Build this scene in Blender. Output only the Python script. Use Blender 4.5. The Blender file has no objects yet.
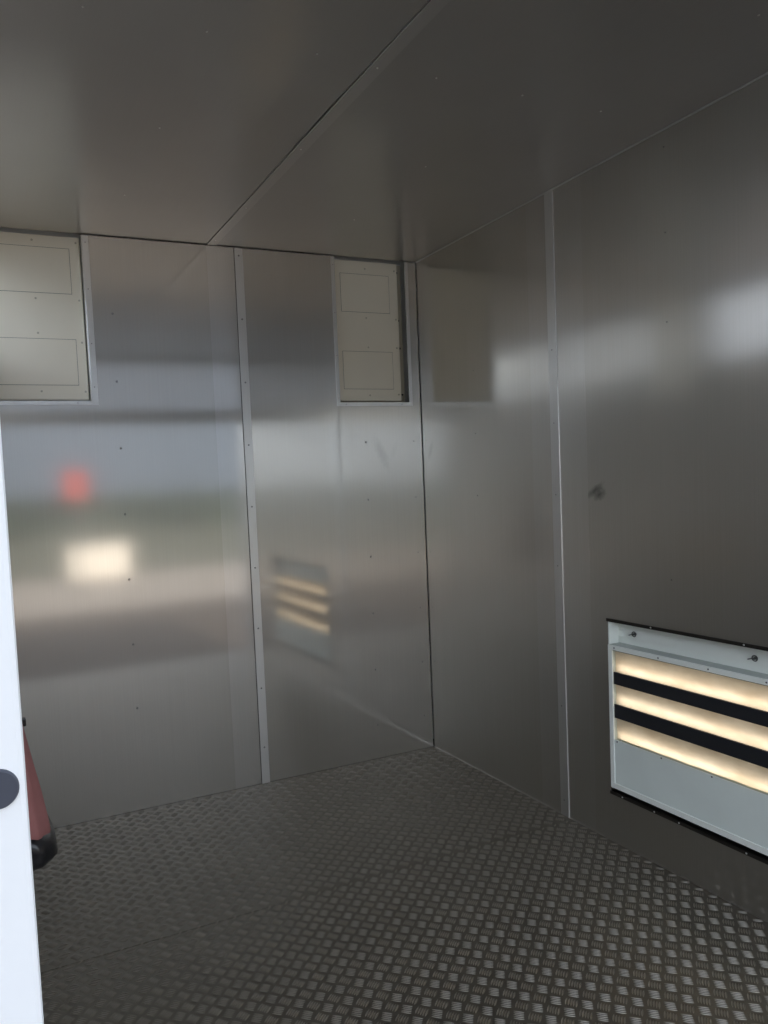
import bpy, bmesh, math, random
import numpy as np
from mathutils import Vector, Matrix

random.seed(7)
S = bpy.context.scene
COL = S.collection
R = math.radians

# ------------------------------------------------------------------ camera
cam_data = bpy.data.cameras.new('camera')
cam = bpy.data.objects.new('camera', cam_data)
COL.objects.link(cam)
S.camera = cam
F_PX = 742.8
cam_data.sensor_fit = 'VERTICAL'
cam_data.sensor_height = 24.0
cam_data.lens = F_PX * 24.0 / 1024.0
cam_data.shift_x = 95.3 / 1024.0
cam_data.shift_y = 19.77 / 1024.0
cam_data.clip_start = 0.02
cam_data.clip_end = 500
ax_r = Vector((0.9176991, -0.3941943, -0.0493881))
ax_u = Vector((0.0693446, 0.0365339, 0.9969236))
ax_w = Vector((0.3911773, 0.9183007, -0.0608624))
m3 = Matrix((ax_r, ax_u, -ax_w)).transposed()
cam.matrix_world = Matrix.Translation((-1.893, -2.8547, 1.2341)) @ m3.to_4x4()

# ------------------------------------------------------------------ light
SKY = 0.27
SUN = 2.6
world = bpy.data.worlds.new('world')
S.world = world
world.use_nodes = True
wn = world.node_tree.nodes
bg = wn['Background']
sky = wn.new('ShaderNodeTexSky')
sky.sky_type = 'NISHITA'
sky.sun_disc = False
sky.sun_elevation = R(42)
sky.sun_rotation = R(15)
sky.air_density = 1.0
sky.dust_density = 0.8
hz = wn.new('ShaderNodeHueSaturation')
hz.inputs['Saturation'].default_value = 0.40      # thin high cloud
world.node_tree.links.new(sky.outputs[0], hz.inputs['Color'])
world.node_tree.links.new(hz.outputs[0], bg.inputs[0])
bg.inputs[1].default_value = SKY
sun_data = bpy.data.lights.new('sun', 'SUN')
sun_data.energy = SUN
sun_data.angle = R(0.6)
sun_data.color = (1.0, 0.95, 0.88)
sun = bpy.data.objects.new('sun', sun_data)
COL.objects.link(sun)
# the sun stands behind the room (+y) and a little to its right
sd = Vector((math.sin(R(4)) * math.cos(R(42)), math.cos(R(4)) * math.cos(R(42)), math.sin(R(42))))
sun.rotation_euler = (sd).to_track_quat('Z', 'Y').to_euler()
sun.location = (3, 8, 8)

S.view_settings.view_transform = 'Standard'
S.view_settings.look = 'None'
S.view_settings.exposure = 1.25
S.view_settings.gamma = 1.0
S.view_settings.use_curve_mapping = False
cy = S.cycles
cy.max_bounces = 16
cy.glossy_bounces = 14
cy.diffuse_bounces = 5
cy.transmission_bounces = 8
cy.sample_clamp_indirect = 6.0
cy.caustics_reflective = True
cy.use_denoising = True

# ------------------------------------------------------------------ materials
def new_mat(name):
    m = bpy.data.materials.new(name)
    m.use_nodes = True
    nt = m.node_tree
    for n in list(nt.nodes):
        nt.nodes.remove(n)
    out = nt.nodes.new('ShaderNodeOutputMaterial')
    return m, nt, out

def N(nt, t, **kw):
    n = nt.nodes.new(t)
    for k, v in kw.items():
        setattr(n, k, v)
    return n

def plain(name, col, rough=0.5, metallic=0.0, spec=0.5, var=0.06, scale=6.0, bump=0.0):
    m, nt, out = new_mat(name)
    b = N(nt, 'ShaderNodeBsdfPrincipled')
    b.inputs['Roughness'].default_value = rough
    b.inputs['Metallic'].default_value = metallic
    b.inputs['Specular IOR Level'].default_value = spec
    tc = N(nt, 'ShaderNodeTexCoord')
    no = N(nt, 'ShaderNodeTexNoise')
    no.inputs['Scale'].default_value = scale
    no.inputs['Detail'].default_value = 4
    nt.links.new(tc.outputs['Object'], no.inputs['Vector'])
    mix = N(nt, 'ShaderNodeMixRGB')
    mix.inputs[1].default_value = (*[c * (1 - var) for c in col], 1)
    mix.inputs[2].default_value = (*[min(1, c * (1 + var)) for c in col], 1)
    nt.links.new(no.outputs[0], mix.inputs[0])
    nt.links.new(mix.outputs[0], b.inputs['Base Color'])
    if bump:
        bp = N(nt, 'ShaderNodeBump')
        bp.inputs['Strength'].default_value = bump
        bp.inputs['Distance'].default_value = 0.002
        nt.links.new(no.outputs[0], bp.inputs['Height'])
        nt.links.new(bp.outputs[0], b.inputs['Normal'])
    nt.links.new(b.outputs[0], out.inputs[0])
    return m

def brushed(name, col, r_sharp=0.09, r_wide=0.40, wide=0.52, grain=(260, 260, 1.5), wavy=0.0006, marks=(), wave_scale=1.1, grain_bump=0.02, streak=0.035):
    """Brushed stainless sheet: a tight reflection and a wide haze of it, fine grain, slight waviness of thin sheet."""
    m, nt, out = new_mat(name)
    L = nt.links.new
    tc = N(nt, 'ShaderNodeTexCoord')
    mp = N(nt, 'ShaderNodeMapping')
    mp.inputs['Scale'].default_value = grain
    L(tc.outputs['Object'], mp.inputs[0])
    gn = N(nt, 'ShaderNodeTexNoise')
    gn.inputs['Scale'].default_value = 1.0
    gn.inputs['Detail'].default_value = 3
    L(mp.outputs[0], gn.inputs['Vector'])
    wn_ = N(nt, 'ShaderNodeTexNoise')
    wn_.inputs['Scale'].default_value = wave_scale
    wn_.inputs['Detail'].default_value = 1.5
    L(tc.outputs['Object'], wn_.inputs['Vector'])
    bw = N(nt, 'ShaderNodeBump')
    bw.inputs['Strength'].default_value = 1.0
    bw.inputs['Distance'].default_value = wavy
    L(wn_.outputs[0], bw.inputs['Height'])
    bg_ = N(nt, 'ShaderNodeBump')
    bg_.inputs['Strength'].default_value = grain_bump
    bg_.inputs['Distance'].default_value = 0.0006
    L(gn.outputs[0], bg_.inputs['Height'])
    L(bw.outputs[0], bg_.inputs['Normal'])
    # colour: small blotches and worn marks
    bl = N(nt, 'ShaderNodeTexNoise')
    bl.inputs['Scale'].default_value = 3.2
    bl.inputs['Detail'].default_value = 5
    L(tc.outputs['Object'], bl.inputs['Vector'])
    mix = N(nt, 'ShaderNodeMixRGB')
    mix.inputs[1].default_value = (*[c * 0.95 for c in col], 1)
    mix.inputs[2].default_value = (*[c * 1.04 for c in col], 1)
    L(bl.outputs[0], mix.inputs[0])
    gr = N(nt, 'ShaderNodeMapRange')
    gr.inputs['From Min'].default_value = 0.25; gr.inputs['From Max'].default_value = 0.75
    gr.inputs['To Min'].default_value = 1 - streak; gr.inputs['To Max'].default_value = 1 + streak
    L(gn.outputs[0], gr.inputs['Value'])
    gm = N(nt, 'ShaderNodeVectorMath', operation='SCALE')
    L(mix.outputs[0], gm.inputs[0]); L(gr.outputs[0], gm.inputs['Scale'])
    cur = gm.outputs[0]
    for (c, rad, rot, amt, sharp) in marks:
        mm = N(nt, 'ShaderNodeMapping', vector_type='TEXTURE')
        mm.inputs['Location'].default_value = c
        mm.inputs['Rotation'].default_value = rot
        mm.inputs['Scale'].default_value = rad
        L(tc.outputs['Object'], mm.inputs[0])
        ln = N(nt, 'ShaderNodeVectorMath', operation='LENGTH')
        L(mm.outputs[0], ln.inputs[0])
        ad = N(nt, 'ShaderNodeMath', operation='MULTIPLY_ADD')
        n2 = N(nt, 'ShaderNodeTexNoise')
        n2.inputs['Scale'].default_value = 60
        L(tc.outputs['Object'], n2.inputs['Vector'])
        L(n2.outputs[0], ad.inputs[0]); ad.inputs[1].default_value = 0.7
        L(ln.outputs['Value'], ad.inputs[2])
        mr = N(nt, 'ShaderNodeMapRange')
        mr.inputs['From Min'].default_value = sharp
        mr.inputs['From Max'].default_value = 1.35
        mr.inputs['To Min'].default_value = amt
        mr.inputs['To Max'].default_value = 0
        L(ad.outputs[0], mr.inputs['Value'])
        mk = N(nt, 'ShaderNodeMixRGB')
        mk.inputs[2].default_value = (0.1, 0.1, 0.1, 1)
        L(mr.outputs[0], mk.inputs[0]); L(cur, mk.inputs[1])
        cur = mk.outputs[0]
    g1 = N(nt, 'ShaderNodeBsdfGlossy'); g1.inputs['Roughness'].default_value = r_sharp
    g2 = N(nt, 'ShaderNodeBsdfGlossy'); g2.inputs['Roughness'].default_value = r_wide
    for g in (g1, g2):
        L(cur, g.inputs['Color']); L(bg_.outputs[0], g.inputs['Normal'])
    ms = N(nt, 'ShaderNodeMixShader')
    ms.inputs[0].default_value = wide
    L(g1.outputs[0], ms.inputs[1]); L(g2.outputs[0], ms.inputs[2])
    L(ms.outputs[0], out.inputs[0])
    return m

STEEL = (0.585, 0.565, 0.535)
M_back = brushed('brushed_steel_back', STEEL, wide=0.35, r_wide=0.36, marks=(
    ((-0.215, 0, 1.36), (0.030, 0.05, 0.10), (0, R(-25), 0), 0.3, 0.2),
    ((-0.15, 0, 1.37), (0.014, 0.05, 0.06), (0, R(20), 0), 0.10, 0.2)))
M_right = brushed('brushed_steel_right', (0.63, 0.607, 0.575), r_sharp=0.14, r_wide=0.42, wide=0.44, marks=(
    ((0, -1.000, 1.172), (0.05, 0.050, 0.016), (R(-32), 0, 0), 0.85, 0.2),
    ((0, -1.018, 1.158), (0.05, 0.034, 0.022), (R(-25), 0, 0), 0.9, 0.2),
    ((0, -0.06, 1.36), (0.05, 0.018, 0.06), (R(25), 0, 0), 0.2, 0.2)))
M_left = brushed('brushed_steel_left', (0.70, 0.675, 0.64), r_sharp=0.14, r_wide=0.55, wide=0.65)
M_ceil = brushed('brushed_steel_ceiling', (0.68, 0.67, 0.65), r_sharp=0.2, r_wide=0.55, wide=0.6, grain=(260, 1.5, 260), streak=0.01, wavy=0.0012)
M_strip = brushed('steel_cover_strip', (0.76, 0.755, 0.745), r_sharp=0.2, r_wide=0.5, wide=0.6)
M_frame = brushed('steel_vent_frame', (0.80, 0.80, 0.79), r_sharp=0.2, r_wide=0.45, wide=0.5)
M_seam = brushed('ceiling_cover_strip', (0.75, 0.74, 0.72), r_sharp=0.2, r_wide=0.55, wide=0.6, grain=(260, 1.5, 260), streak=0.01)
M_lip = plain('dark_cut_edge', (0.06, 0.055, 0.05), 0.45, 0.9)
M_screw = plain('screw_steel', (0.16, 0.16, 0.16), 0.4, 0.9)
M_screw_bright = plain('bright_screw', (0.75, 0.75, 0.73), 0.3, 0.9)
M_cream = plain('cream_enamel', (0.93, 0.875, 0.74), 0.45, var=0.03)
M_cream_line = plain('cream_groove', (0.20, 0.19, 0.15), 0.6)
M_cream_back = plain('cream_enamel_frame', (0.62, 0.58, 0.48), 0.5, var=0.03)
M_white = plain('white_paint', (0.90, 0.91, 0.91), 0.35, var=0.01)
M_unit = plain('pale_grey_enamel', (0.90, 0.93, 0.87), 0.4, var=0.03)
M_housing = plain('housing_enamel', (0.50, 0.54, 0.50), 0.4, var=0.03)
M_unit_panel = plain('grey_metal_panel', (0.80, 0.86, 0.81), 0.42, 0.0, var=0.06, scale=9)
M_black = plain('black_slat', (0.015, 0.016, 0.02), 0.5)
M_rubber = plain('dark_rubber', (0.055, 0.06, 0.08), 0.6)
M_tread = plain('treadplate_aluminium', (0.22, 0.20, 0.165), 0.50, 0.95, var=0.12, scale=5)
M_tread_bar = plain('treadplate_highlight_bars', (0.33, 0.305, 0.255), 0.28, 0.95, var=0.10, scale=5)  # bar colour lighter than the plate, to lift the bars' highlights
M_under = plain('dark_cavity', (0.05, 0.05, 0.05), 0.8)
M_red = plain('dusky_red_cloth', (0.30, 0.12, 0.11), 0.85, var=0.15, scale=30, bump=0.4)
M_blackgloss = plain('black_glossy_vinyl', (0.01, 0.01, 0.012), 0.22)
M_conc = plain('yard_concrete', (0.26, 0.225, 0.185), 0.9, var=0.08, scale=0.8)
M_asphalt = plain('yard_asphalt', (0.055, 0.040, 0.028), 0.9, var=0.1, scale=2)
M_sky_block = plain('sky_block_pale', (0.55, 0.58, 0.61), 0.7)
M_sky_wing = plain('sky_tone_cladding', (0.40, 0.46, 0.53), 0.6)
M_hall = plain('blue_grey_cladding', (0.095, 0.12, 0.155), 0.6)
M_grass = plain('verge_grass', (0.075, 0.075, 0.045), 0.95, var=0.3, scale=2)
M_hedge = plain('hedge_leaves', (0.045, 0.06, 0.04), 0.9, var=0.5, scale=8)
M_sign = plain('red_sign', (0.40, 0.06, 0.045), 0.5)
M_crate = plain('cream_cabinet_paint', (0.80, 0.72, 0.60), 0.5)

# filter cloth: thin translucent fabric, lit from behind by the tubes in the unit
M_cloth, nt, out = new_mat('filter_cloth')
tc = N(nt, 'ShaderNodeTexCoord')
mp = N(nt, 'ShaderNodeMapping'); mp.inputs['Scale'].default_value = (1, 6, 14)
no = N(nt, 'ShaderNodeTexNoise'); no.inputs['Scale'].default_value = 1.5; no.inputs['Detail'].default_value = 5
nt.links.new(tc.outputs['Object'], mp.inputs[0]); nt.links.new(mp.outputs[0], no.inputs['Vector'])
mx = N(nt, 'ShaderNodeMixRGB')
mx.inputs[1].default_value = (0.50, 0.39, 0.27, 1); mx.inputs[2].default_value = (0.92, 0.85, 0.74, 1)
nt.links.new(no.outputs[0], mx.inputs[0])
tr = N(nt, 'ShaderNodeBsdfTranslucent'); df = N(nt, 'ShaderNodeBsdfDiffuse')
nt.links.new(mx.outputs[0], tr.inputs[0]); nt.links.new(mx.outputs[0], df.inputs[0])
ms = N(nt, 'ShaderNodeMixShader'); ms.inputs[0].default_value = 0.35
nt.links.new(tr.outputs[0], ms.inputs[1]); nt.links.new(df.outputs[0], ms.inputs[2])
nt.links.new(ms.outputs[0], out.inputs[0])

# ------------------------------------------------------------------ helpers
def obj(name, bm, mat, parent=None, smooth=False, kind=None):
    me = bpy.data.meshes.new(name)
    bmesh.ops.recalc_face_normals(bm, faces=bm.faces)
    bm.to_mesh(me); bm.free()
    if smooth:
        me.shade_smooth()
    me.materials.append(mat)
    o = bpy.data.objects.new(name, me)
    COL.objects.link(o)
    if parent is not None:
        o.parent = parent
        o.matrix_parent_inverse = parent.matrix_world.inverted() if parent.location.length == 0 else Matrix.Translation(-parent.location)
    if kind:
        o['kind'] = kind
    return o

def empty(name, loc=(0, 0, 0), kind=None, label=None, cat=None, group=None):
    o = bpy.data.objects.new(name, None)
    o.empty_display_size = 0.05
    COL.objects.link(o)
    o.location = loc
    if kind: o['kind'] = kind
    if label: o['label'] = label
    if cat: o['category'] = cat
    if group: o['group'] = group
    return o

def add_box(bm, a, b, bevel=0.0):
    lo = [min(a[i], b[i]) for i in range(3)]; hi = [max(a[i], b[i]) for i in range(3)]
    r = bmesh.ops.create_cube(bm, size=1)
    vs = r['verts']
    for v in vs:
        v.co = Vector([lo[i] if v.co[i] < 0 else hi[i] for i in range(3)])
    if bevel:
        es = list({e for v in vs for e in v.link_edges})
        bmesh.ops.bevel(bm, geom=es, offset=bevel, segments=2, profile=0.5, affect='EDGES')
    return bm

def box(name, a, b, mat, parent=None, bevel=0.0, kind=None):
    return obj(name, add_box(bmesh.new(), a, b, bevel), mat, parent, kind=kind)

def sheet(name, axis, us, vs, hole, mat, parent, off=lambda u, v: 0.0, side=1, thick=0.0015, plane=0.0):
    """Thin metal sheet. axis = normal axis; us/vs grid lines on the other two axes (in x,y,z order);
    side = direction of the room; hole(u, v) true where the sheet is cut away."""
    bm = bmesh.new()
    oth = [i for i in range(3) if i != axis]
    V = {}
    def vert(i, j, back):
        k = (i, j, back)
        if k not in V:
            co = [0, 0, 0]
            co[oth[0]] = us[i]; co[oth[1]] = vs[j]
            co[axis] = plane + side * off(us[i], vs[j]) - (side * thick if back else 0)
            V[k] = bm.verts.new(co)
        return V[k]
    cells = {(i, j) for i in range(len(us) - 1) for j in range(len(vs) - 1)
             if not hole((us[i] + us[i + 1]) / 2, (vs[j] + vs[j + 1]) / 2)}
    for (i, j) in cells:
        for bk in (0, 1):
            bm.faces.new([vert(i, j, bk), vert(i + 1, j, bk), vert(i + 1, j + 1, bk), vert(i, j + 1, bk)])
        for (di, dj, e) in ((-1, 0, ((i, j), (i, j + 1))), (1, 0, ((i + 1, j), (i + 1, j + 1))),
                            (0, -1, ((i, j), (i + 1, j))), (0, 1, ((i, j + 1), (i + 1, j + 1)))):
            if (i + di, j + dj) not in cells:
                bm.faces.new([vert(*e[0], 0), vert(*e[1], 0), vert(*e[1], 1), vert(*e[0], 1)])
    return obj(name, bm, mat, parent)

def never(u, v): return False

def dome_bm(r, h, axis, side, seg=10, slot=False):
    bm = bmesh.new()
    prof = [(r, 0), (r * 0.96, h * 0.45), (r * 0.72, h * 0.85), (r * 0.35, h)]
    rings = []
    for (rr, hh) in prof:
        ring = []
        for k in range(seg):
            a = 2 * math.pi * k / seg
            p = [0, 0, 0]
            o = [i for i in range(3) if i != axis]
            p[o[0]] = rr * math.cos(a); p[o[1]] = rr * math.sin(a); p[axis] = side * hh
            ring.append(bm.verts.new(p))
        rings.append(ring)
    for a, b in zip(rings, rings[1:]):
        for k in range(seg):
            bm.faces.new([a[k], a[(k + 1) % seg], b[(k + 1) % seg], b[k]])
    bm.faces.new(rings[0]); bm.faces.new(rings[-1])
    return bm

def screws(points, axis, side, mat, parent, r=0.0035, h=0.0018, name='screw', lift=0.0):
    first = None
    for p in points:
        if first is None:
            first = obj(name, dome_bm(r, h, axis, side), mat, parent, smooth=True)
            o = first
        else:
            o = first.copy(); COL.objects.link(o)
        q = Vector(p); q[axis] += side * lift
        o.location = q
        if parent is not None: o.matrix_parent_inverse = Matrix.Translation(-parent.location)

# ------------------------------------------------------------------ the room (x 0..-1.885, y 0..-2.45, z 0..2.2)
H = 2.2; XL = -1.885; YF = -2.45
ZH = 1.733                                   # underside of the door head
wall_back = empty('wall_back', kind='structure')
wall_right = empty('wall_right', kind='structure')
wall_left = empty('wall_left', kind='structure')
wall_front = empty('wall_front', kind='structure')
ceiling = empty('ceiling', kind='structure')
floor = empty('floor', kind='structure')

# back wall sheets
def bend_back(u, v):
    if -0.972 < u < -0.845: return (u + 0.972) / 0.127 * 0.0
    return 0.0
def hole_R(u, v): return -0.41 < u < -0.058 and v > 1.58
def hole_L(u, v): return -1.81 < u < -1.447 and v > 1.587
zs = [0.003, 0.5, 1.0, 1.58, 1.9, H - 0.004]
sheet('metal_sheet', 1, [-0.838, -0.41, -0.058, -0.004], zs, hole_R, M_back, wall_back, side=-1)
zs2 = [0.003, 0.5, 1.0, 1.587, 1.9, H - 0.004]
sheet('metal_sheet', 1, [XL, -1.81, -1.447, -0.972, -0.843], zs2, hole_L, M_back, wall_back, off=bend_back, side=-1)
# outer skin, hollow wall core
bm = bmesh.new()
add_box(bm, (XL - 0.05, 0.10, -0.1), (0.2, 0.12, H + 0.08))
obj('outer_skin', bm, M_white, wall_back)
bm = bmesh.new()
add_box(bm, (XL, 0.012, 0.0), (0.0, 0.016, 1.55))
obj('backing_board', bm, M_under, wall_back)

M_band = brushed('steel_joint_band', (0.625, 0.61, 0.59), r_sharp=0.09, r_wide=0.37, wide=0.4)  # slightly lighter steel for the thin pale bands beside the joints
M_band_r = brushed('steel_joint_band_right', (0.66, 0.64, 0.61), r_sharp=0.13, r_wide=0.42, wide=0.44)
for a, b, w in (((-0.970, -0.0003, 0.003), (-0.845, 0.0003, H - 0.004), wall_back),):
    box('joint_band', a, b, M_band, w)
box('trim_1', (-0.854, -0.0035, 0.002), (-0.819, 0.0008, H - 0.004), M_strip, bevel=0.0008, kind='structure')
bm = bmesh.new(); add_box(bm, (-0.8565, -0.0012, 0.002), (-0.8535, 0.0008, H - 0.004)); obj('joint_shadow_line', bm, M_lip, wall_back)  # dark bar standing in for the shadow line at the strip's edge
# vent frames: thin folded steel angles round the hatches
def angle_frame(name, pieces):
    bm = bmesh.new()
    for a, b in pieces:
        add_box(bm, a, b, 0.0006)
    return obj(name, bm, M_frame, None, kind='structure')
angle_frame('trim_2', [((-0.424, -0.002, 1.566), (-0.407, 0.0, H - 0.004)), ((-0.410, 0.0, 1.58), (-0.407, 0.028, H - 0.004)),
                       ((-0.407, -0.002, 1.566), (-0.045, 0.0, 1.582)), ((-0.407, 0.0, 1.580), (-0.058, 0.028, 1.583)),
                       ((-0.061, -0.002, 1.582), (-0.045, 0.0, H - 0.004))])
angle_frame('trim_3', [((-1.447, -0.002, 1.574), (-1.424, 0.0, H - 0.004)), ((-1.450, 0.0, 1.587), (-1.447, 0.026, H - 0.004)),
                       ((-1.82, -0.002, 1.574), (-1.447, 0.0, 1.589)), ((-1.81, 0.0, 1.587), (-1.447, 0.026, 1.590))])

# right wall sheets (with the opening of the filter unit)
def bend_r1(u, v):
    return max(0.0, (-0.711 - u) / 0.1) * 0.0
def bend_r2(u, v):
    return max(0.0, (u + 0.969) / 0.12) * 0.0
def hole_F(u, v): return -1.90 < u < -1.040 and 0.172 < v < 0.742
zr = [0.003, 0.172, 0.742, 1.2, 1.7, H - 0.003]
sheet('metal_sheet', 0, [-0.823, -0.711, -0.35, -0.003], zr, never, M_right, wall_right, off=bend_r1, side=-1)
sheet('metal_sheet', 0, [YF, -1.90, -1.040, -0.969, -0.829], zr, hole_F, M_right, wall_right, off=bend_r2, side=-1)
bm = bmesh.new(); add_box(bm, (0.18, YF - 0.05, -0.1), (0.2, 0.10, H + 0.08)); obj('outer_skin', bm, M_white, wall_right)
box('joint_band', (-0.0002, -0.969, 0.003), (0.0003, -0.845, H - 0.004), M_band_r, wall_right)
box('joint_band', (-0.0002, -0.810, 0.003), (0.0003, -0.711, H - 0.004), M_band_r, wall_right)
box('trim_4', (-0.0040, -0.8465, 0.002), (0.0006, -0.808, H - 0.003), M_strip, bevel=0.0009, kind='structure')
# dark folded lips of the opening
bm = bmesh.new()
add_box(bm, (-0.0025, -1.90, 0.742), (0.0, -1.036, 0.752)); add_box(bm, (0, -1.90, 0.741), (0.045, -1.040, 0.744))
add_box(bm, (-0.0025, -1.90, 0.162), (0.0, -1.036, 0.172)); add_box(bm, (0, -1.90, 0.170), (0.14, -1.040, 0.173))
obj('trim_5', bm, M_lip, None, kind='structure')

# left wall with its long high opening
def hole_W(u, v): return -2.05 < u < -0.015 and 1.80 < v < 2.15
sheet('metal_sheet', 0, [YF, -2.05, -1.1, -0.015, -0.003], [0.003, 1.0, 1.80, 2.15, H - 0.003], hole_W, M_left, wall_left, side=1, plane=XL)
bm = bmesh.new()
for a, b in (((XL - 0.05, YF, -0.1), (XL - 0.03, 0.10, 1.80)), ((XL - 0.05, YF, 2.15), (XL - 0.03, 0.10, H + 0.08)),
             ((XL - 0.05, YF, 1.80), (XL - 0.03, -2.05, 2.15)), ((XL - 0.05, -0.015, 1.80), (XL - 0.03, 0.10, 2.15))):
    add_box(bm, a, b)
obj('outer_skin', bm, M_white, wall_left)
bm = bmesh.new()
for a, b in (((XL - 0.05, -2.05, 1.79), (XL + 0.003, -0.015, 1.80)), ((XL - 0.05, -2.05, 2.15), (XL + 0.003, -0.015, 2.16)),
             ((XL - 0.05, -2.06, 1.79), (XL + 0.003, -2.05, 2.16)), ((XL - 0.05, -0.015, 1.79), (XL + 0.003, -0.008, 2.16))):
    add_box(bm, a, b)
obj('window_1', bm, M_strip, None, kind='structure')

# ceiling sheets: the left one ends in a slightly sagging edge above the seam strip
def sag(u, v):
    return 0.004 * max(0.0, (u + 1.12) / 0.152) * math.exp(-((v + 1.0) / 0.35) ** 2)
ys = [YF + 0.0 + (0 - YF) * k / 14 for k in range(15)]
sheet('metal_sheet', 2, [-0.964, -0.5, -0.002], ys, never, M_ceil, ceiling, side=-1, plane=H)
sheet('metal_sheet', 2, [XL, -1.5, -1.12, -1.04, -0.970], ys, never, M_ceil, ceiling, off=lambda u, v: -sag(u, v), side=-1, plane=H)
box('outer_skin', (XL - 0.05, YF - 0.05, H + 0.05), (0.2, 0.12, H + 0.08), M_white, ceiling)
box('trim_6', (-0.968, YF, H - 0.0025), (-0.931, -0.001, H + 0.002), M_seam, bevel=0.0007, kind='structure')
# thin light edging where the ceiling meets the right wall, and along the floor
box('trim_7', (-0.006, YF, H - 0.006), (-0.0005, -0.001, H - 0.0005), M_strip, kind='structure', bevel=0.0015)
box('baseboard_right', (-0.003, YF, 0.0005), (-0.0005, -0.001, 0.004), M_right, kind='structure', bevel=0.0008)

# front: door head, white frame
# (a beam above the doorway; unseen frosted pane above, added for its even glow)
ZB = 1.83
box('beam_lining', (XL, YF - 0.002, ZH), (0.0, YF, ZB), M_left, wall_front)
box('beam', (XL - 0.05, YF - 0.05, ZH), (0.2, YF - 0.003, ZB), M_white, wall_front)
M_frost, nt, out = new_mat('frosted_pane')
tr = N(nt, 'ShaderNodeBsdfTranslucent'); tr.inputs[0].default_value = (0.53, 0.565, 0.61, 1)
df = N(nt, 'ShaderNodeBsdfDiffuse'); df.inputs[0].default_value = (0.53, 0.565, 0.61, 1)
ms = N(nt, 'ShaderNodeMixShader'); ms.inputs[0].default_value = 0.35
nt.links.new(tr.outputs[0], ms.inputs[1]); nt.links.new(df.outputs[0], ms.inputs[2]); nt.links.new(ms.outputs[0], out.inputs[0])
bm = bmesh.new()
vs = [bm.verts.new(c) for c in ((XL, YF - 0.02, ZB), (0, YF - 0.02, ZB), (0, YF - 0.02, H - 0.03), (XL, YF - 0.02, H - 0.03))]
bm.faces.new(vs)
obj('added_glow_pane', bm, M_frost, None, kind='structure')
box('top_rail', (XL - 0.05, YF - 0.05, H - 0.03), (0.2, YF - 0.003, H + 0.08), M_white, wall_front)
door = empty('door_1', kind='structure')
bm = bmesh.new()
add_box(bm, (-1.99, YF - 0.05, -0.1), (-1.878, YF, H + 0.08), 0.003)
add_box(bm, (0.0, YF - 0.05, -0.1), (0.2, YF, ZH), 0.003)
obj('door_frame', bm, M_white, door)
# dark round plug in the jamb
bm = bmesh.new()
bmesh.ops.create_cone(bm, cap_ends=True, segments=40, radius1=0.0094, radius2=0.0085, depth=0.002,
                      matrix=Matrix.Translation((-1.8905, YF - 0.0508, 1.1045)) @ Matrix.Rotation(R(90), 4, 'X'))
o = obj('round_plug', bm, M_rubber, door); o['label'] = 'dark grey round rubber plug'

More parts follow.
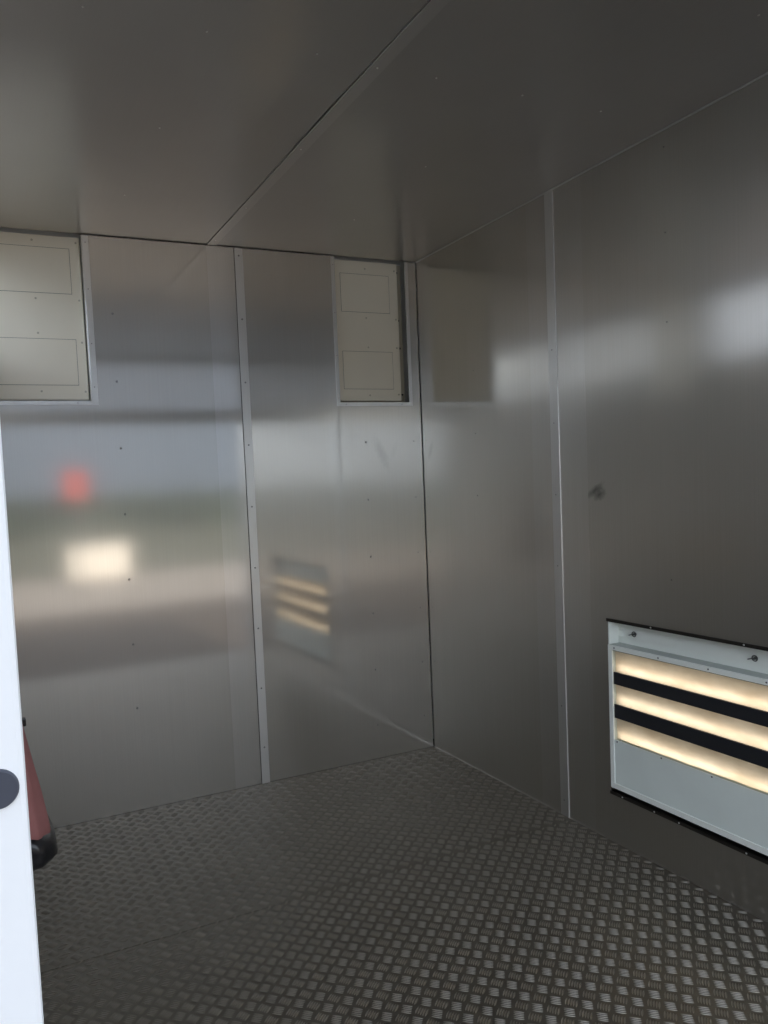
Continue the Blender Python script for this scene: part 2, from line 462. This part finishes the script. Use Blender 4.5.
# ------------------------------------------------------------------ floor: aluminium five-bar tread plate
def tread(name, y0, y1, z, ox, oy, parent):
    PX_, PY_ = 0.0541, 0.0443
    L_, W_, Hh = 0.0255, 0.0046, 0.0022
    st = [(-1, 0), (-0.8, .5), (-0.35, 0.92), (0.35, 0.92), (0.8, .5), (1, 0)]
    tv = []; tf = []
    for (t, q) in st:
        tv += [(t * L_ / 2, -W_ / 2 * max(q, .12), 0), (t * L_ / 2, -W_ / 4 * max(q, .12), Hh * q * 0.8), (t * L_ / 2, W_ / 4 * max(q, .12), Hh * q * 0.8), (t * L_ / 2, W_ / 2 * max(q, .12), 0)]
    for i in range(len(st) - 1):
        for j in range(3):
            tf.append((i * 4 + j, (i + 1) * 4 + j, (i + 1) * 4 + j + 1, i * 4 + j + 1))
    tv = np.array(tv); tf = np.array(tf)
    ang = math.atan2(PY_, PX_)
    cent = []
    for i in range(-1, int(1.885 / PX_) + 2):
        for j in range(-1, int((y1 - y0) / PY_) + 2):
            for g in (0, 1):
                cx = -(ox + i * PX_ + g * PX_ / 2); cyy = y1 - (oy + j * PY_ + g * PY_ / 2)
                a = -ang if g == 0 else ang
                for k in range(5):
                    s = (k - 2) * 0.0058
                    x = cx - math.sin(a) * s; y = cyy + math.cos(a) * s
                    if XL + 0.012 < x < -0.010 and y0 + 0.012 < y < y1 - 0.010:
                        cent.append((x, y, a))
    cent = np.array(cent)
    ca, sa = np.cos(cent[:, 2])[:, None], np.sin(cent[:, 2])[:, None]
    X = cent[:, 0:1] + ca * tv[None, :, 0] - sa * tv[None, :, 1]
    Y = cent[:, 1:2] + sa * tv[None, :, 0] + ca * tv[None, :, 1]
    Z = np.broadcast_to(tv[None, :, 2] + z, X.shape)
    verts = np.stack([X, Y, Z], 2).reshape(-1, 3)
    faces = (tf[None] + (np.arange(len(cent)) * len(tv))[:, None, None]).reshape(-1, 4)
    n0 = len(verts)
    pv = []; pf = []
    b = [(XL, y0), (0, y0), (0, y1), (XL, y1)]
    pv = [(x, y, z) for x, y in b] + [(x, y, z - 0.003) for x, y in b]
    pf = [(0, 1, 2, 3), (7, 6, 5, 4), (0, 4, 5, 1), (1, 5, 6, 2), (2, 6, 7, 3), (3, 7, 4, 0)]
    verts = np.concatenate([verts, np.array(pv)])
    faces = np.concatenate([faces, np.array(pf) + n0])
    me = bpy.data.meshes.new(name)
    me.vertices.add(len(verts)); me.vertices.foreach_set('co', verts.astype(np.float32).ravel())
    me.loops.add(faces.size); me.loops.foreach_set('vertex_index', faces.astype(np.int32).ravel())
    me.polygons.add(len(faces)); me.polygons.foreach_set('loop_start', np.arange(0, faces.size, 4, dtype=np.int32))
    sm = np.ones(len(faces), dtype=bool); sm[-6:] = False
    me.polygons.foreach_set('use_smooth', sm)
    me.update(); me.validate()
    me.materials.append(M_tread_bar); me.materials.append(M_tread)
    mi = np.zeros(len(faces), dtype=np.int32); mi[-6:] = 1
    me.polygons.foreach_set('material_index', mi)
    o = bpy.data.objects.new(name, me); COL.objects.link(o); o.parent = parent
    return o

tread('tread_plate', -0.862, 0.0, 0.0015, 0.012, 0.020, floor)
# phase: a group centre lies at (-0.333, -1.363)
py = (1.363 - 0.85) % 0.0443; px = 0.333 % 0.0541
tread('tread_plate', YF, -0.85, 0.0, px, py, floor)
box('subfloor', (XL - 0.05, YF - 0.05, -0.10), (0.2, 0.12, -0.0032), M_under, floor)

# ------------------------------------------------------------------ screws of the lining
SP = [0.155, 0.405, 0.656, 0.908, 1.159, 1.410, 1.662, 1.914]
pts = [(-1.352, 0, z) for z in SP[1:]] + [(-0.290, 0, z) for z in SP[:6]]
screws(pts, 1, -1, M_screw, wall_back, r=0.0046, h=0.0022)
screws([(-0.0445, 0, z) for z in SP[:6]] + [(-0.054, 0, SP[6]), (-0.054, 0, SP[7])], 1, -1, M_screw, wall_back, r=0.0036)
screws([(-0.836, 0, z) for z in SP + [2.166]], 1, -1, M_screw, wall_back, r=0.0040, lift=0.0035)
screws([(-0.415, 0, 1.60), (-0.415, 0, 1.78), (-0.415, 0, 1.96), (-0.415, 0, 2.16), (-0.38, 0, 1.574), (-0.10, 0, 1.574)], 1, -1, M_screw, wall_back, r=0.0024, lift=0.002)
screws([(-1.436, 0, z) for z in (1.64, 1.80, 2.0, 2.17)] + [(-1.50, 0, 1.581)], 1, -1, M_screw, wall_back, r=0.0024, lift=0.002)
screws([(0, -0.383, z) for z in SP[4:7]] + [(0, -1.285, z) for z in (0.902, 1.656, 1.910, 2.150)] + [(0, -1.73, 1.4), (0, -1.73, 1.9)], 0, -1, M_screw, wall_right, r=0.0026)
screws([(0, -0.030, z) for z in SP[:7]], 0, -1, M_screw, wall_right, r=0.0022)
screws([(0, -0.826, z) for z in (0.06, 0.405, 0.908, 1.159, 1.409, 1.661)], 0, -1, M_screw, wall_right, r=0.0026, lift=0.004)
screws([(0, y, z) for y in (-1.21, -1.509) for z in (0.747, 0.167)] + [(0, -1.087, 0.167), (0, -1.298, 0.167)], 0, -1, M_screw_bright, wall_right, r=0.0028, lift=0.0025)
screws([(x, -1.308, H) for x in (-1.62, -1.365, -1.107, -0.788, -0.527, -0.261)] + [(x, -1.74, H) for x in (-0.255, -0.79)] +
       [(x, -0.87, H) for x in (-1.362, -0.527)] + [(x, -0.40, H) for x in (-1.365, -0.524)], 2, -1, M_screw_bright, ceiling, r=0.0027)
screws([(-0.95, y, H) for y in (-0.06, -0.405, -0.87, -1.305, -1.75)], 2, -1, M_screw_bright, ceiling, r=0.0027, lift=0.0025)

# ------------------------------------------------------------------ cream hatches behind the back wall
def hatch(label, x0, x1, z0, rects, pscrews, fscrews, frame_x):
    t = empty('vent_hatch', (0.5 * (x0 + x1), 0.03, z0), label=label, cat='hatch', group='cream hatches in the back wall')
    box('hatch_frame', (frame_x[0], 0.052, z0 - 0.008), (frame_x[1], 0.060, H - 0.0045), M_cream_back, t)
    box('hatch_panel', (x0, 0.030, z0), (x1, 0.052, H - 0.006), M_cream, t, bevel=0.0012)
    for (a, b, c, d) in rects:                        # raised blanking plate with a dark shadow joint
        bm = bmesh.new(); add_box(bm, (a, 0.0294, c), (b, 0.0305, d)); obj('joint_line', bm, M_cream_line, t)
        bm = bmesh.new(); w = 0.0014; add_box(bm, (a + w, 0.0286, c + w), (b - w, 0.0300, d - w), 0.0003); obj('cover_plate', bm, M_cream, t)
    screws([(x, 0.030, z) for x, z in pscrews], 1, -1, M_cream_back, t, r=0.0040, h=0.0025)
    screws([(x, 0.052, z) for x, z in fscrews], 1, -1, M_lip, t, r=0.0045, h=0.003)
    return t
hatch('narrow cream enamel hatch panel recessed beside the far corner', -0.405, -0.082, 1.592,
      [(-0.367, -0.125, 1.975, 2.139), (-0.370, -0.120, 1.643, 1.807)],
      [(-0.243, 2.163), (-0.246, 1.952), (-0.241, 1.825), (-0.242, 1.617), (-0.095, 2.163), (-0.095, 1.951), (-0.096, 1.826), (-0.095, 1.620)],
      [(-0.069, 2.163), (-0.069, 1.952), (-0.067, 1.829), (-0.063, 1.622)], (-0.405, -0.050))
hatch('wide cream enamel hatch panel at top left beside the white jamb', -1.805, -1.453, 1.597,
      [(-1.77, -1.491, 1.985, 2.151), (-1.77, -1.487, 1.650, 1.820)],
      [(-1.621, 2.174), (-1.621, 1.965), (-1.621, 1.840), (-1.622, 1.628), (-1.466, 2.174), (-1.466, 1.964), (-1.466, 1.809), (-1.464, 1.627)],
      [], (-1.808, -1.449))

# ------------------------------------------------------------------ backlit air filter unit in the right wall
unit = empty('air_filter_unit', (0.0, -1.47, 0.187), cat='air filter unit',
             label='pale grey boxed air filter unit with glowing filter and black slats')
Y0, Y1 = -1.042, -1.890; Z0, Z1 = 0.187, 0.666
bm = bmesh.new()      # liner of the recess above the unit
add_box(bm, (0.043, Y1, 0.688), (0.047, -1.0405, 0.7405)); add_box(bm, (0.0475, Y1, 0.60), (0.0485, -1.0405, 0.7405))
add_box(bm, (0.002, -1.0405, 0.60), (0.043, -1.0435, 0.7405))
obj('mounting_plate', bm, M_unit, unit)
bm = bmesh.new()      # housing: top, bottom, sides, back
add_box(bm, (0.001, Y1, Z1 - 0.003), (0.060, Y0, Z1)); add_box(bm, (0.001, Y1, Z0), (0.120, Y0, Z0 + 0.003))
add_box(bm, (0.001, Y0 - 0.003, Z0), (0.042, Y0, Z1)); add_box(bm, (0.001, Y1, Z0), (0.120, Y1 + 0.003, Z1))
add_box(bm, (0.117, Y1, Z0), (0.120, Y0, Z1)); add_box(bm, (0.048, Y0 - 0.003, Z0), (0.117, Y0, Z1)); add_box(bm, (0.0605, Y1, Z1 - 0.003), (0.117, Y0, Z1))
obj('housing', bm, M_housing, unit)
FW0, FW1 = -1.058, -1.874      # clear window of the frame
bm = bmesh.new()
add_box(bm, (-0.004, Y1, 0.650), (0.001, Y0, Z1), 0.0008)
add_box(bm, (-0.004, Y1, Z0), (0.001, Y0, 0.205), 0.0008)
add_box(bm, (-0.004, FW0, 0.205), (0.001, Y0, 0.650), 0.0008)
add_box(bm, (-0.004, Y1, 0.205), (0.001, FW1, 0.650), 0.0008)
obj('front_frame', bm, M_unit, unit)
bm = bmesh.new(); add_box(bm, (-0.001, FW1, 0.205), (0.002, FW0, 0.351), 0.0006)
add_box(bm, (-0.0018, FW1, 0.340), (0.0, FW0, 0.3525), 0.0005)
o = obj('lower_panel', bm, M_unit_panel, unit); o['label'] = 'grey sheet metal lower panel'
# cloth: a slightly rippled sheet
bm = bmesh.new()
ny, nz = 60, 24
g = [[bm.verts.new((0.012 + 0.0012 * math.sin(j * 0.9 + 0.5 * math.sin(i)) + 0.0008 * math.sin(i * 1.7), FW0 + (FW1 - FW0) * j / ny, 0.353 + 0.297 * i / nz)) for j in range(ny + 1)] for i in range(nz + 1)]
for i in range(nz):
    for j in range(ny):
        bm.faces.new([g[i][j], g[i][j + 1], g[i + 1][j + 1], g[i + 1][j]])
o = obj('filter_cloth', bm, M_cloth, unit, smooth=True); o['label'] = 'glowing cream filter cloth'
o = box('gasket', (0.0012, FW1, 0.6475), (0.004, FW0, 0.6505), M_black, unit)
for a, b in ((0.424, 0.470), (0.536, 0.577)):
    o = box('slat', (0.001, FW1, a), (0.009, FW0, b), M_black, unit, bevel=0.0015); o['label'] = 'black slat'
screws([(-0.004, y, 0.658) for y in (-1.068, -1.236, -1.403, -1.571, -1.74)] + [(-0.0018, y, 0.347) for y in (-1.070, -1.239, -1.408, -1.577, -1.74)],
       0, -1, M_screw, unit, r=0.0026)
# ring bolts
for y in (-1.112, -1.512):
    bm = bmesh.new()
    ringr, tube = 0.0075, 0.0016
    rr = [[bm.verts.new((0.036 + tube * math.sin(b) , y + (ringr + tube * math.cos(b)) * math.cos(a), 0.7055 + (ringr + tube * math.cos(b)) * math.sin(a))) for b in [2 * math.pi * k / 6 for k in range(6)]] for a in [2 * math.pi * k / 20 for k in range(20)]]
    for i in range(20):
        for k in range(6):
            bm.faces.new([rr[i][k], rr[(i + 1) % 20][k], rr[(i + 1) % 20][(k + 1) % 6], rr[i][(k + 1) % 6]])
    bmesh.ops.create_cone(bm, cap_ends=True, segments=14, radius1=0.0045, radius2=0.003, depth=0.012,
                          matrix=Matrix.Translation((0.0375, y, 0.7055)) @ Matrix.Rotation(R(-90), 4, 'Y'))
    bmesh.ops.create_cone(bm, cap_ends=True, segments=8, radius1=0.0016, radius2=0.0016, depth=0.018,
                          matrix=Matrix.Translation((0.034, y + 0.010, 0.703)) @ Matrix.Rotation(R(70), 4, 'X'))
    obj('ring_bolt', bm, M_screw, unit, smooth=False)
# the lamps behind the cloth: one tube low behind each bright strip
for k, (z, e) in enumerate(((0.366, 1.0), (0.484, 1.0), (0.591, 1.0))):
    ld = bpy.data.lights.new('tube_lamp', 'AREA')
    ld.shape = 'RECTANGLE'; ld.size = 0.80; ld.size_y = 0.008
    ld.energy = 0.13 * e
    ld.color = (1.0, 0.90, 0.75)
    lo = bpy.data.objects.new('tube_lamp', ld); COL.objects.link(lo)
    lo.rotation_euler = (Matrix(((0, 0, 1), (1, 0, 0), (0, 1, 0)))).to_euler()   # -Z looks to -X
    lo.parent = unit; lo.matrix_parent_inverse = Matrix.Translation(-unit.location)
    lo.location = (0.036, -1.466, z)

# ------------------------------------------------------------------ red cloth bag hanging behind the jamb
bag = empty('hanging_bag', (XL, -1.5, 0.56), cat='bag',
            label='dusky red cloth bag with a glossy black bottom hanging behind the white jamb')
def shell(bm, prof, seg=36, fold=0.0):
    rings = []
    for (z, cx, rx, ry, tilt) in prof:
        ring = []
        for k in range(seg):
            a = 2 * math.pi * k / seg
            f = 1 + fold * math.sin(5 * a + z * 6) * 0.5 + fold * 0.6 * math.sin(9 * a - z * 11)
            x = cx + rx * f * math.cos(a); y = ry * f * math.sin(a)
            ring.append(bm.verts.new((max(XL + 0.002, XL + x), -1.5 + y, z + 0.060 + tilt * (x - cx))))
        rings.append(ring)
    for a, b in zip(rings, rings[1:]):
        for k in range(seg):
            bm.faces.new([a[k], a[(k + 1) % seg], b[(k + 1) % seg], b[k]])
    bm.faces.new(rings[0]); bm.faces.new(rings[-1])
    return bm
obj('bag_body', shell(bmesh.new(), [(1.02, 0.012, 0.008, 0.02, 0), (0.95, 0.018, 0.014, 0.04, 0), (0.86, 0.022, 0.018, 0.06, 0), (0.80, 0.026, 0.021, 0.08, 0),
    (0.74, 0.031, 0.027, 0.09, 0), (0.68, 0.037, 0.033, 0.095, -0.05), (0.635, 0.042, 0.037, 0.098, -0.3), (0.612, 0.044, 0.0385, 0.099, -0.45)], fold=0.07), M_red, bag, smooth=True)
o = obj('bag_bottom', shell(bmesh.new(), [(0.622, 0.044, 0.040, 0.099, -0.45), (0.606, 0.046, 0.044, 0.103, -0.45), (0.585, 0.047, 0.0455, 0.104, -0.40), (0.573, 0.045, 0.043, 0.098, -0.25),
    (0.563, 0.039, 0.034, 0.085, -0.1), (0.559, 0.034, 0.018, 0.05, 0.0)], fold=0.03), M_blackgloss, bag, smooth=True)
o['label'] = 'glossy black bag bottom'
box('strap', (XL + 0.012, -1.51, 0.90), (XL + 0.016, -1.49, 1.25), M_blackgloss, bag)
box('strap_tab', (XL + 0.044, -1.506, 0.842), (XL + 0.055, -1.494, 0.856), M_blackgloss, bag, bevel=0.002)
box('hook', (XL + 0.001, -1.515, 1.235), (XL + 0.024, -1.485, 1.25), M_screw, bag, bevel=0.002)

# ------------------------------------------------------------------ the yard behind the viewer (seen in the steel)
GZ = -0.15
box('ground', (-60, -6.2, GZ - 0.05), (60, 30, GZ), M_asphalt, kind='structure')
box('ground', (-60, -10.3, GZ - 0.05), (60, -6.2, GZ), M_conc, kind='structure')
box('ground', (-60, -60, GZ - 0.05), (60, -10.3, GZ - 0.01), M_grass, kind='structure')
fac = empty('added_sky_block', (-14, 0, GZ), kind='structure')  # added wall, blocks the low bright sky behind the high left opening
bm = bmesh.new(); add_box(bm, (-20, -16, GZ), (-14, 12, 6.2))
for k in range(28): add_box(bm, (-14, -16 + k, GZ), (-13.97, -15.94 + k, 6.1))
obj('sky_block_wall', bm, M_sky_block, fac)
hall = empty('storage_hall', (0, -32, GZ), kind='structure')
bm = bmesh.new(); add_box(bm, (-3, -44, GZ), (40, -32, 7.5))
for k in range(53): add_box(bm, (-3 + 0.8 * k, -32, GZ), (-2.8 + 0.8 * k, -31.95, 7.4))
obj('cladding', bm, M_hall, hall)
bm = bmesh.new(); add_box(bm, (-42, -44, GZ), (-3, -33, 7.0))  # wing added as a sky-bright bluish backdrop for the reflections
for k in range(48): add_box(bm, (-42 + 0.8 * k, -33, GZ), (-41.8 + 0.8 * k, -32.95, 6.9))
obj('sky_tone_wing', bm, M_sky_wing, hall)

box('roof', (-3.5, -44.5, 7.5), (40.5, -31.6, 7.8), M_screw, hall)
bm = bmesh.new()
nx, nzz = 120, 10
for s in (0, 1):
    pass
gv = [[bm.verts.new((-30 + 60 * i / nx, -26 + 0.5 * random.random() - (2.2 if j > nzz else 0), GZ - 0.01 + 1.35 * (min(j, 2 * nzz + 1 - j) / nzz) * (1 + 0.08 * random.random()))) for j in range(2 * nzz + 2)] for i in range(nx + 1)]
for i in range(nx):
    for j in range(2 * nzz + 1):
        bm.faces.new([gv[i][j], gv[i + 1][j], gv[i + 1][j + 1], gv[i][j + 1]])
hd = obj('hedge', bm, M_hedge, None); hd['kind'] = 'stuff'; hd['label'] = 'low dark hedge across the yard'; hd['category'] = 'hedge'

sg = empty('sign_board', (-0.51, -8, GZ), cat='sign', label='red sign board on a post mirrored in the back wall')
box('post', (-0.53, -8.02, GZ), (-0.49, -7.98, 1.60), M_screw, sg)
o = box('board', (-0.68, -7.98, 1.20), (-0.34, -7.96, 1.60), M_sign, sg, bevel=0.004)
cb = empty('yard_cabinet', (0.06, -10.0, GZ), cat='cabinet', label='cream box shaped cabinet mirrored in the back wall')
box('body', (-0.45, -10.3, GZ), (0.57, -9.9, 0.36), M_crate, cb, bevel=0.02)
box('lid', (-0.47, -10.32, 0.36), (0.59, -9.88, 0.40), M_crate, cb, bevel=0.01)
